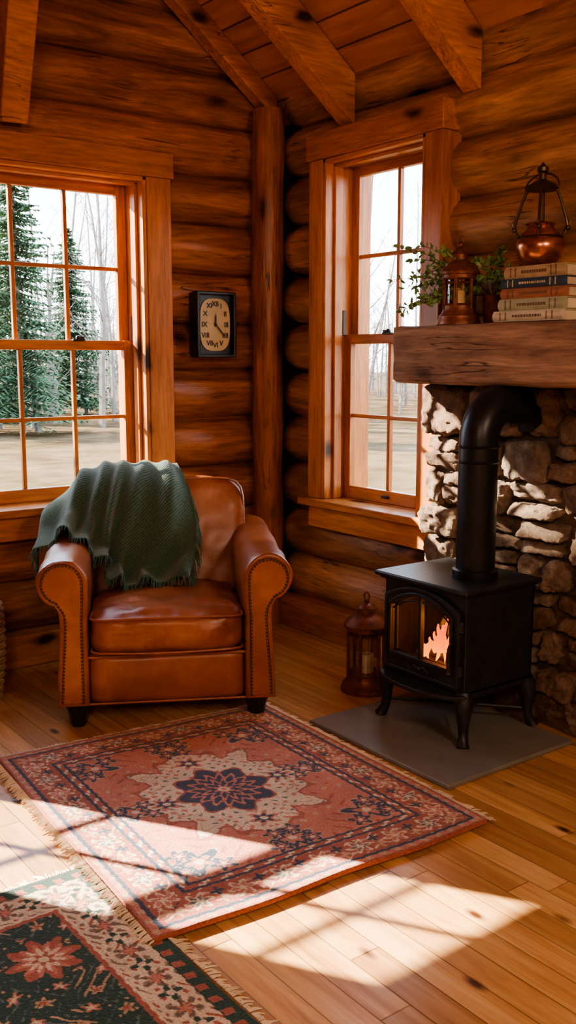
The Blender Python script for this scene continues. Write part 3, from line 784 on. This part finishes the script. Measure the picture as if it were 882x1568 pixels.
for it in range(2):
    for i in range(NU+1):
        for j in range(NV+1):
            p=Vector(S[i,j])
            for b in bvh:
                loc,nn,idx,d=b.find_nearest(p)
                if loc is None: continue
                if d<.09:
                    hits=0; q=p.copy(); dr=Vector((.13,-.2,1)).normalized()
                    while hits<6:
                        h=b.ray_cast(q,dr)
                        if h[0] is None: break
                        hits+=1; q=h[0]+dr*1e-4
                    if hits%2==1:
                        dirn=(loc-p)
                        p=loc+(dirn.normalized() if dirn.length>1e-6 else Vector((0,0,1)))*.009
                    elif d<.009 and d>1e-7: p=loc+(p-loc)/d*.009
            S[i,j]=p
    if it<1:
        T=S.copy(); S[1:-1,1:-1]=.6*T[1:-1,1:-1]+.1*(T[2:,1:-1]+T[:-2,1:-1]+T[1:-1,2:]+T[1:-1,:-2])
TG=group('throw_blanket',CH.location,CH.rotation_euler[2])
me=bpy.data.meshes.new('blanket_cloth'); W=NV+1
me.from_pydata([tuple(p) for p in S.reshape(-1,3)],[],[(i*W+j,(i+1)*W+j,(i+1)*W+j+1,i*W+j+1) for i in range(NU) for j in range(NV)])
uvl=me.uv_layers.new(name='UVMap'); li=np.zeros(len(me.loops),dtype=np.int32); me.loops.foreach_get('vertex_index',li)
uv=np.stack([(li//W)/NU*.7,(li%W)/NV],axis=1).astype(np.float32).ravel(); uvl.data.foreach_set('uv',uv)
me.polygons.foreach_set('use_smooth',[True]*len(me.polygons)); me.materials.append(M_throw); me.update()
o=bpy.data.objects.new('blanket_cloth',me); COL.objects.link(o); o.parent=TG
sd=o.modifiers.new('thick','SOLIDIFY'); sd.thickness=.006; sd.offset=0
mb=MB()
def frg(p,d,l):
    p=Vector(p); d=Vector(d); pts=[p]
    for k in range(4): p=p+d*l/4+Vector((U(-1,1),U(-1,1),U(-1,.2)))*l*.06; d=(d+Vector((0,0,-.25))).normalized(); pts.append(p)
    mb.tube(pts,[.0028,.0028,.0024,.0022,.0012],5)
for i in range(0,NU+1):
    d=Vector(S[i,NV]-S[i,NV-3]).normalized(); p=Vector(S[i,NV])
    u=i/NU
    if u>.5: d=(Vector((U(-.3,.3),-1,-.12))).normalized()
    frg(p,d+Vector((U(-.2,.2),0,0)),U(.04,.065) if u>.5 else U(.035,.05))
for j in range(NV//3+4,NV,1):
    frg(S[NU,j],Vector((.35,-.25,-1)).normalized(),U(.06,.085))
mb.obj('blanket_fringe',[M_tfr],TG)

# ---------------------------------------------------------------- wicker basket
g=group('wicker_basket',(-1.76,-.33,0)); M_wick=plain('wicker',(.35,.24,.13),.8,0,.4,40,.3)
mb=MB()
for k in range(26):
    z=.012+k*.0155; rr=.105+.02*math.sin(k/26*math.pi*.8)
    mb.tube([((rr+.004*math.sin(10*t+k*math.pi))*math.cos(t),(rr+.004*math.sin(10*t+k*math.pi))*math.sin(t),z) for t in [2*math.pi*i/60 for i in range(61)]],.0085,6,False)
for i in range(20):
    t=2*math.pi*i/20; mb.tube([((.105+.02*math.sin(k/26*math.pi*.8))*math.cos(t),(.105+.02*math.sin(k/26*math.pi*.8))*math.sin(t),.012+k*.0155) for k in range(26)],.005,5)
mb.lathe([(.11,0),(.11,.01),(.0,.012)],(0,0,0),24); mb.obj('woven_body',[M_wick],g)

# ---------------------------------------------------------------- rugs
def hyp(a,b): return np.sqrt(a*a+b*b)
def flw(px,py,r,n,amp=.25,ph=0): return hyp(px,py)<r*(1-amp+amp*np.cos(n*np.arctan2(py,px)+ph))
ROSE=(.50,.205,.150); BRICK=(.36,.12,.085); CREAM=(.64,.53,.40); NAVY=(.045,.068,.115); DARK=(.045,.03,.035); TEAL=(.12,.17,.16); TAN=(.50,.33,.22)
def pat1(x,y,hx,hy):
    c=np.zeros(x.shape+(3,)); c[:]=ROSE
    def put(m,k): c[m]=k
    ax,ay=np.abs(x),np.abs(y); ex,ey=hx-ax,hy-ay; e=np.minimum(ex,ey); onx=ex<ey; s=np.where(onx,y,x)
    f=np.sin(ax*62+2.5*np.sin(ay*24))*np.sin(ay*55+2.5*np.sin(ax*21))
    put(f>.80,TAN); put(f<-.85,BRICK)
    th=np.arctan2(y*.8,x); rr=hyp(x/.325,y/.40)
    lob=.80+.10*np.cos(8*th)+.09*np.cos(16*th)+.07*np.cos(4*th)+.03*np.sin(ax*90)*np.sin(ay*80)
    put(rr<lob+.05,BRICK); med=rr<lob; put(med,CREAM)
    g2=np.sin(ax*85+3*np.sin(ay*30))*np.sin(ay*85+3*np.sin(ax*33))
    put(med&(g2>.66),ROSE); put(med&(g2<-.82),TEAL); put(med&(np.abs(rr-lob*.86)<.010),TAN)
    for (fx,fy) in ((.20,0),(0,.245)):
        q=flw(ax-fx,ay-fy,.05,6); put(q,ROSE); put(flw(ax-fx,ay-fy,.034,6),NAVY); put(hyp(ax-fx,ay-fy)<.012,CREAM)
    put(flw(x,y*.9,.165,8,.12),BRICK); put(flw(x,y*.9,.155,8,.12),NAVY); put(flw(x,y*.9,.118,16,.13),ROSE); put(flw(x,y*.9,.100,16,.13),NAVY)
    put(flw(x,y*.9,.080,12,.2),ROSE); put(flw(x,y*.9,.060,12,.2),NAVY); put(flw(x,y*.9,.036,8,.25),ROSE); put(hyp(x,y)<.018,CREAM); put(hyp(x,y)<.008,ROSE)
    for (fx,fy,r) in ((hx-.255,hy-.27,.080),(0,hy-.245,.070),(hx-.235,0,.065)):
        for (ox,oy,rq) in ((0,0,1),(.055,.03,.5),(-.05,.04,.5),(.03,-.055,.5)):
            X,Y=ax-fx-ox*(r/.075),ay-fy-oy*(r/.075)
            put(flw(X,Y,r*rq*1.12,5,.3,.7),TAN); put(flw(X,Y,r*rq,5,.3,.7),NAVY); put(flw(X,Y,r*rq*.55,5,.3,.7),ROSE); put(hyp(X,Y)<r*rq*.18,CREAM)
    put(e<.185,NAVY); put(e<.175,BRICK); b=(e<.175)&(e>.155)
    put(b&(np.sin(s*95+np.where(e>.165,0,1.6))>.55),CREAM)
    put(e<.157,NAVY); m=(e<.146); put(m,BRICK)
    d=e-.092; P=.125; ss=(s+P/2)%P-P/2; alt=(np.floor((s+P/2)/P)%2)>.5
    vine=np.abs(d-.026*np.sin(s*2*np.pi/P))<.005; put(m&vine,TAN)
    fil=np.sin(s*120+3*np.sin(d*70))*np.sin(d*110+2*np.sin(s*50)); put(m&(fil>.78),CREAM)
    put(m&flw(ss,d,.043,6,.25),CREAM); put(m&flw(ss,d,.033,6,.25,.5),ROSE); put(m&alt&flw(ss,d,.026,6,.25),TEAL); put(m&flw(ss,d,.016,5,.3),CREAM)
    s3=(s)%P-P/2; put(m&flw(s3,d+.02,.021,4,.35),TAN); put(m&flw(s3,d-.02,.021,4,.35),NAVY)
    put(e<.042,NAVY); put(e<.030,ROSE); put((e<.03)&(e>.012)&(np.sin(s*130)>.4),TAN); put(e<.012,BRICK)
    return c
DG=(.026,.070,.058)
def pat2(x,y,hx,hy):
    c=np.zeros(x.shape+(3,)); c[:]=DG
    def put(m,k): c[m]=k
    ax,ay=np.abs(x),np.abs(y); ex,ey=hx-ax,hy-ay; e=np.minimum(ex,ey); onx=ex<ey; s=np.where(onx,y,x)
    P=.105
    v=np.sin(ax*75+3*np.sin(ay*28))*np.sin(ay*70+3*np.sin(ax*30)); put((np.abs(v)<.06)&(np.sin(x*200)*np.sin(y*190)>0),TEAL); put(v>.93,TAN)
    for (ox,oy,k1,k2) in ((0,0,TAN,BRICK),(P/2,P/2,ROSE,CREAM)):
        yy=y+oy+.014*np.sin(x*27); X=(x+ox+.016*np.sin(y*23)+P/2)%P-P/2; Y=(yy+P/2)%P-P/2
        put(flw(X,Y,.020,5,.3),k1); put(flw(X,Y,.011,5,.3,1.),k2)
    for (fx,fy) in ((.36,.55),(-.36,.55),(0,0),(.36,-.55),(-.36,-.55),(.36,0),(-.36,0),(0,.55),(0,-.55)):
        X,Y=x-fx+.10,y-fy+.07
        put(flw(X,Y,.105,8,.15),DG); put(flw(X,Y,.092,8,.2),BRICK); put(flw(X,Y,.072,12,.25),ROSE); put(flw(X,Y,.052,12,.25,1.),CREAM); put(flw(X,Y,.030,6,.25),BRICK); put(hyp(X,Y)<.012,CREAM)
    put(e<.175,BRICK); put(e<.162,CREAM); m=(e<.155)&(e>.05)
    d=e-.10; Q=.13; ss=(s+Q/2)%Q-Q/2; s3=s%Q-Q/2
    g=np.sin(s*95+3*np.sin(d*60))*np.sin(d*120+2*np.sin(s*45)); put(m&(g>.5),(.24,.18,.13)); put(m&(g<-.72),BRICK)
    put(m&flw(ss,d,.036,6,.3),(.16,.12,.10)); put(m&flw(ss,d,.022,6,.3,1.),ROSE); put(m&flw(s3,d,.03,4,.35),DG); put(m&(hyp(s3,d)<.01),CREAM)
    put(e<.05,DG); put((e<.046)&(e>.02)&(np.sin(s*120)>.2),BRICK); put(e<.016,DG)
    return c
def rug(name,cn,fn,nx,ny,z,fr_edges,seed):
    g=group(name); cn=[np.array(c) for c in cn]
    u=np.linspace(0,1,nx+1); v=np.linspace(0,1,ny+1); Ug,Vg=np.meshgrid(u,v,indexing='ij')
    P=(1-Ug)[...,None]*((1-Vg)[...,None]*cn[0]+Vg[...,None]*cn[3])+Ug[...,None]*((1-Vg)[...,None]*cn[1]+Vg[...,None]*cn[2])
    hx=np.linalg.norm(cn[1]-cn[0])/2; hy=np.linalg.norm(cn[3]-cn[0])/2
    Xl=(Ug*2-1)*hx; Yl=(1-Vg*2)*hy
    colr=fn(Xl+.0015*np.sin(Yl*160),Yl+.0015*np.sin(Xl*150),hx,hy)
    wob=.006*np.sin(Vg*9+seed)*np.exp(-Ug*30)+.005*np.sin(Vg*11)*np.exp(-(1-Ug)*30)
    Z=z+.0015*np.sin(Xl*13+seed)*np.sin(Yl*9)+.001
    edge=(Ug==0)|(Ug==1)|(Vg==0)|(Vg==1); Z=np.where(edge,z-.011,Z)
    V=np.dstack([P[...,0]+wob,P[...,1]+.005*np.sin(Ug*13+seed)*np.exp(-(1-Vg)*30),Z]).reshape(-1,3)
    W=ny+1; I,J=np.meshgrid(np.arange(nx),np.arange(ny),indexing='ij'); a=(I*W+J).ravel()
    F=np.stack([a,a+1,a+W+1,a+W],axis=1)
    me=bpy.data.meshes.new(name+'_pile'); me.from_pydata(V.tolist(),[],F.tolist())
    ca=me.color_attributes.new('Col','FLOAT_COLOR','POINT')
    rgba=np.concatenate([colr.reshape(-1,3),np.ones((V.shape[0],1))],axis=1).astype(np.float32).ravel(); ca.data.foreach_set('color',rgba)
    me.polygons.foreach_set('use_smooth',[True]*len(me.polygons)); me.materials.append(M_rug); me.update()
    o=bpy.data.objects.new('pile',me); COL.objects.link(o); o.parent=g
    mb=MB()
    for (a,b,out) in fr_edges:
        A,B=cn[a],cn[b]; L=np.linalg.norm(B-A); n=int(L/.0065)
        for i in range(n):
            q=A+(B-A)*((i+R()*.6)/n); l=U(.020,.036); dx,dy=out[0]+U(-.3,.3),out[1]+U(-.3,.3)
            mb.tube([(q[0],q[1],z-.001),(q[0]+dx*l*.5,q[1]+dy*l*.5,z-.003),(q[0]+dx*l,q[1]+dy*l,z-.009)],[.0026,.003,.0018],4)
    mb.obj('fringe',[M_fringe],g)
rug('persian_rug',[(-1.93,-1.02),(-.86,-1.13),(-.90,-2.37),(-2.02,-2.31)],pat1,400,440,.021,[(0,1,(0,1)),(1,2,(1,0)),(0,3,(-1,0))],1)
rug('green_floral_rug',[(-3.05,-1.86),(-1.985,-1.87),(-1.97,-3.5),(-3.05,-3.5)],pat2,380,560,.0125,[(0,1,(0,1)),(1,2,(1,0))],4)

# ---------------------------------------------------------------- unseen pendant-shaped lamps added behind the viewer as warm fill
M_shade=plain('fill_lamp_shade',(.6,.5,.38),.8)
for i,(x,y,z,e) in enumerate(((-3.9,-5.0,2.5,50),(-1.5,-5.0,2.5,52))):
    g=group('added_fill_lamp',(x,y,z))
    mb=MB(); mb.tube([(0,0,.2),(0,0,roofz(x)-z-.02)],.005,6); mb.lathe([(.06,.2),(.07,.19),(.22,.02),(.215,.02),(.06,.18)],(0,0,0),28); mb.obj('fill_shade_and_cord',[M_shade],g)
    L=bpy.data.lights.new('fill_bulb','POINT'); L.energy=e; L.color=(1,.80,.58); L.shadow_soft_size=.2
    o=bpy.data.objects.new('fill_bulb',L); COL.objects.link(o); o.parent=g; o.location=(0,0,-.20)

# ---------------------------------------------------------------- outdoors
GZ=-.5
def ground_mat():
    m,nt,b=new_mat('dry_grass')
    co=nd(nt,'ShaderNodeTexCoord').outputs['Object']
    n=nd(nt,'ShaderNodeTexNoise',{'Vector':co,'Scale':.6,'Detail':8.,'Roughness':.7}).outputs[0]
    setb(nt,b,Base_Color=ramp(nt,n,[(.35,(.055,.038,.020)),(.55,(.12,.085,.048)),(.75,(.17,.13,.085))]),Roughness=1.); b.inputs['Specular IOR Level'].default_value=0.; return m
mb=MB(); mb.box((-80,-60,GZ-.2),(90,110,GZ)); mb.obj('ground',[ground_mat()],smooth=False)
M_bark=plain('pale_bark',(.19,.165,.145),.95,0,.3,3,0); M_needle=plain('conifer_needles',(.085,.155,.085),.95,0,.35,2,0,spec=.1)
def bare_tree(mb,x,y,h,rng,detail=True):
    def br(p,d,l,r,dep):
        pts=[p]; q=p.copy(); dd=d.copy(); n=4 if dep else 7
        for k in range(n):
            dd=(dd+Vector((rng.uniform(-1,1),rng.uniform(-1,1),rng.uniform(-.2,.5)))*(.06 if dep==0 else .16)).normalized(); q=q+dd*l/n; pts.append(q.copy())
        mb.tube(pts,[r*(1-.8*k/n) for k in range(n+1)],5 if dep==0 else 3,False)
        if dep<2:
            m=(rng.randint(12,17) if dep==0 else rng.randint(4,6))
            for _ in range(m):
                t=rng.uniform(.15,.98) if dep==0 else rng.uniform(.25,.95); kk=min(int(t*n),n-1); bp=pts[kk].lerp(pts[kk+1],t*n-kk)
                a=rng.uniform(0,6.283); el=rng.uniform(.35,1.1)
                nd_=Vector((math.cos(a)*math.cos(el),math.sin(a)*math.cos(el),math.sin(el)))
                br(bp,nd_,l*rng.uniform(.18,.32)*(1.25-t*.5),max(r*.28*(1.2-t),.008),dep+1)
    br(Vector((x,y,GZ-.05)),Vector((rng.uniform(-.05,.05),rng.uniform(-.05,.05),1)).normalized(),h,rng.uniform(.05,.11),0)
rng=random.Random(11)
mb=MB()
for i in range(150):
    a=math.radians(rng.uniform(38,78)); d=rng.uniform(26,60)
    bare_tree(mb,-3+d*math.cos(a),-4+d*math.sin(a),rng.uniform(4,7) if i%3 else rng.uniform(8,12),rng)
for i in range(240):
    a=math.radians(rng.uniform(36,80)); d=rng.uniform(34,62)
    bare_tree(mb,-3+d*math.cos(a),-4+d*math.sin(a),rng.uniform(2.2,4.4),rng)
for i in range(16):
    a=math.radians(rng.uniform(5,36)); d=rng.uniform(18,40); bare_tree(mb,-3+d*math.cos(a),-4+d*math.sin(a),rng.uniform(8,13),rng)
mb.obj('bare_woodland',[M_bark],normals=False)
def conifer(mb,x,y,h,rb,rng,dens=1.0):
    mb.m=1; mb.tube([(x,y,GZ-.05),(x,y,GZ+h)],[.02*h*.6,.01],6,False); mb.m=0
    n=int(170*dens)
    for i in range(n):
        t=((i+rng.random())/n); z=GZ+h*(.06+.94*t); rr=(rb*(1-t)**.8)*(.75+.5*abs(noise.noise(Vector((x,y,z*1.3)))))+.05
        for k in range(3):
            a=rng.uniform(0,6.283); L=rr*rng.uniform(.55,1.15); dirv=Vector((math.cos(a),math.sin(a),0)); sd=Vector((-dirv.y,dirv.x,0)); dr=rng.uniform(.15,.4)
            m=7
            for j in range(m):
                s=(j+.4)/m; c=Vector((x,y,z))+dirv*L*s+Vector((0,0,-dr*L*s+.15*L*s*s)); w=(.10+.20*L)*(1-.75*s)*rng.uniform(.7,1.3)
                for sg in (-1,1):
                    e=c+sd*sg*w+dirv*w*.6+Vector((0,0,-.35*w+rng.uniform(-.05,.03)))
                    mb.add([c-dirv*.05,c+dirv*.07,e],[(0,1,2)])
for (nm,x,y,h,rb) in (('added_sun_blocker_conifer',6.6,20.0,7.6,2.1),('added_sun_blocker_conifer',4.2,22.0,7.9,2.4),('added_sun_blocker_conifer',7.8,25.0,7.0,2.3),('added_sun_blocker_conifer',11.2,27.0,6.2,2.0),('added_sun_blocker_conifer',5.6,29.0,8.0,2.6)):
    g=group(nm); mb=MB(); conifer(mb,x,y,h,rb,rng,1.2); mb.obj('foliage',[M_needle,M_bark],g,normals=False,smooth=False)
g=group('added_sun_blocker_conifer'); mb=MB(); conifer(mb,-6.78,7.9,10.3,1.8,rng,2.0); mb.obj('foliage',[M_needle,M_bark],g,normals=False,smooth=False)  # unseen tree added to block part of the sun at the left window

# ---------------------------------------------------------------- light
w=bpy.data.worlds.new('sky'); sc.world=w; w.use_nodes=True; nt=w.node_tree; bg=nt.nodes['Background']
co=nd(nt,'ShaderNodeTexCoord').outputs['Generated']; z=nd(nt,'ShaderNodeSeparateXYZ',{0:co}).outputs[2]
c=ramp(nt,z,[(.0,(.92,.96,1.)),(.5,(.60,.76,1.))]); nt.links.new(c,bg.inputs[0]); bg.inputs[1].default_value=4.4
S_=bpy.data.lights.new('sun','SUN'); S_.energy=29; S_.angle=math.radians(.5); S_.color=(1,.85,.65)
so=bpy.data.objects.new('sun',S_); COL.objects.link(so); so.location=(-8,9,8)
el=math.atan(.52); d=Vector((.53*math.cos(el),-.85*math.cos(el),-math.sin(el))); so.rotation_euler=d.to_track_quat('-Z','Y').to_euler()

# ---------------------------------------------------------------- camera
cam=bpy.data.cameras.new('camera'); co_=bpy.data.objects.new('camera',cam); COL.objects.link(co_); sc.camera=co_
cam.lens=36*1500/1568; cam.sensor_width=36; cam.clip_start=.05; cam.clip_end=400
th=math.radians(8.9); F=Vector((.6*math.cos(th),.8*math.cos(th),-math.sin(th)))
co_.location=(-3.06,-4.23,1.40); co_.rotation_euler=F.to_track_quat('-Z','Y').to_euler()
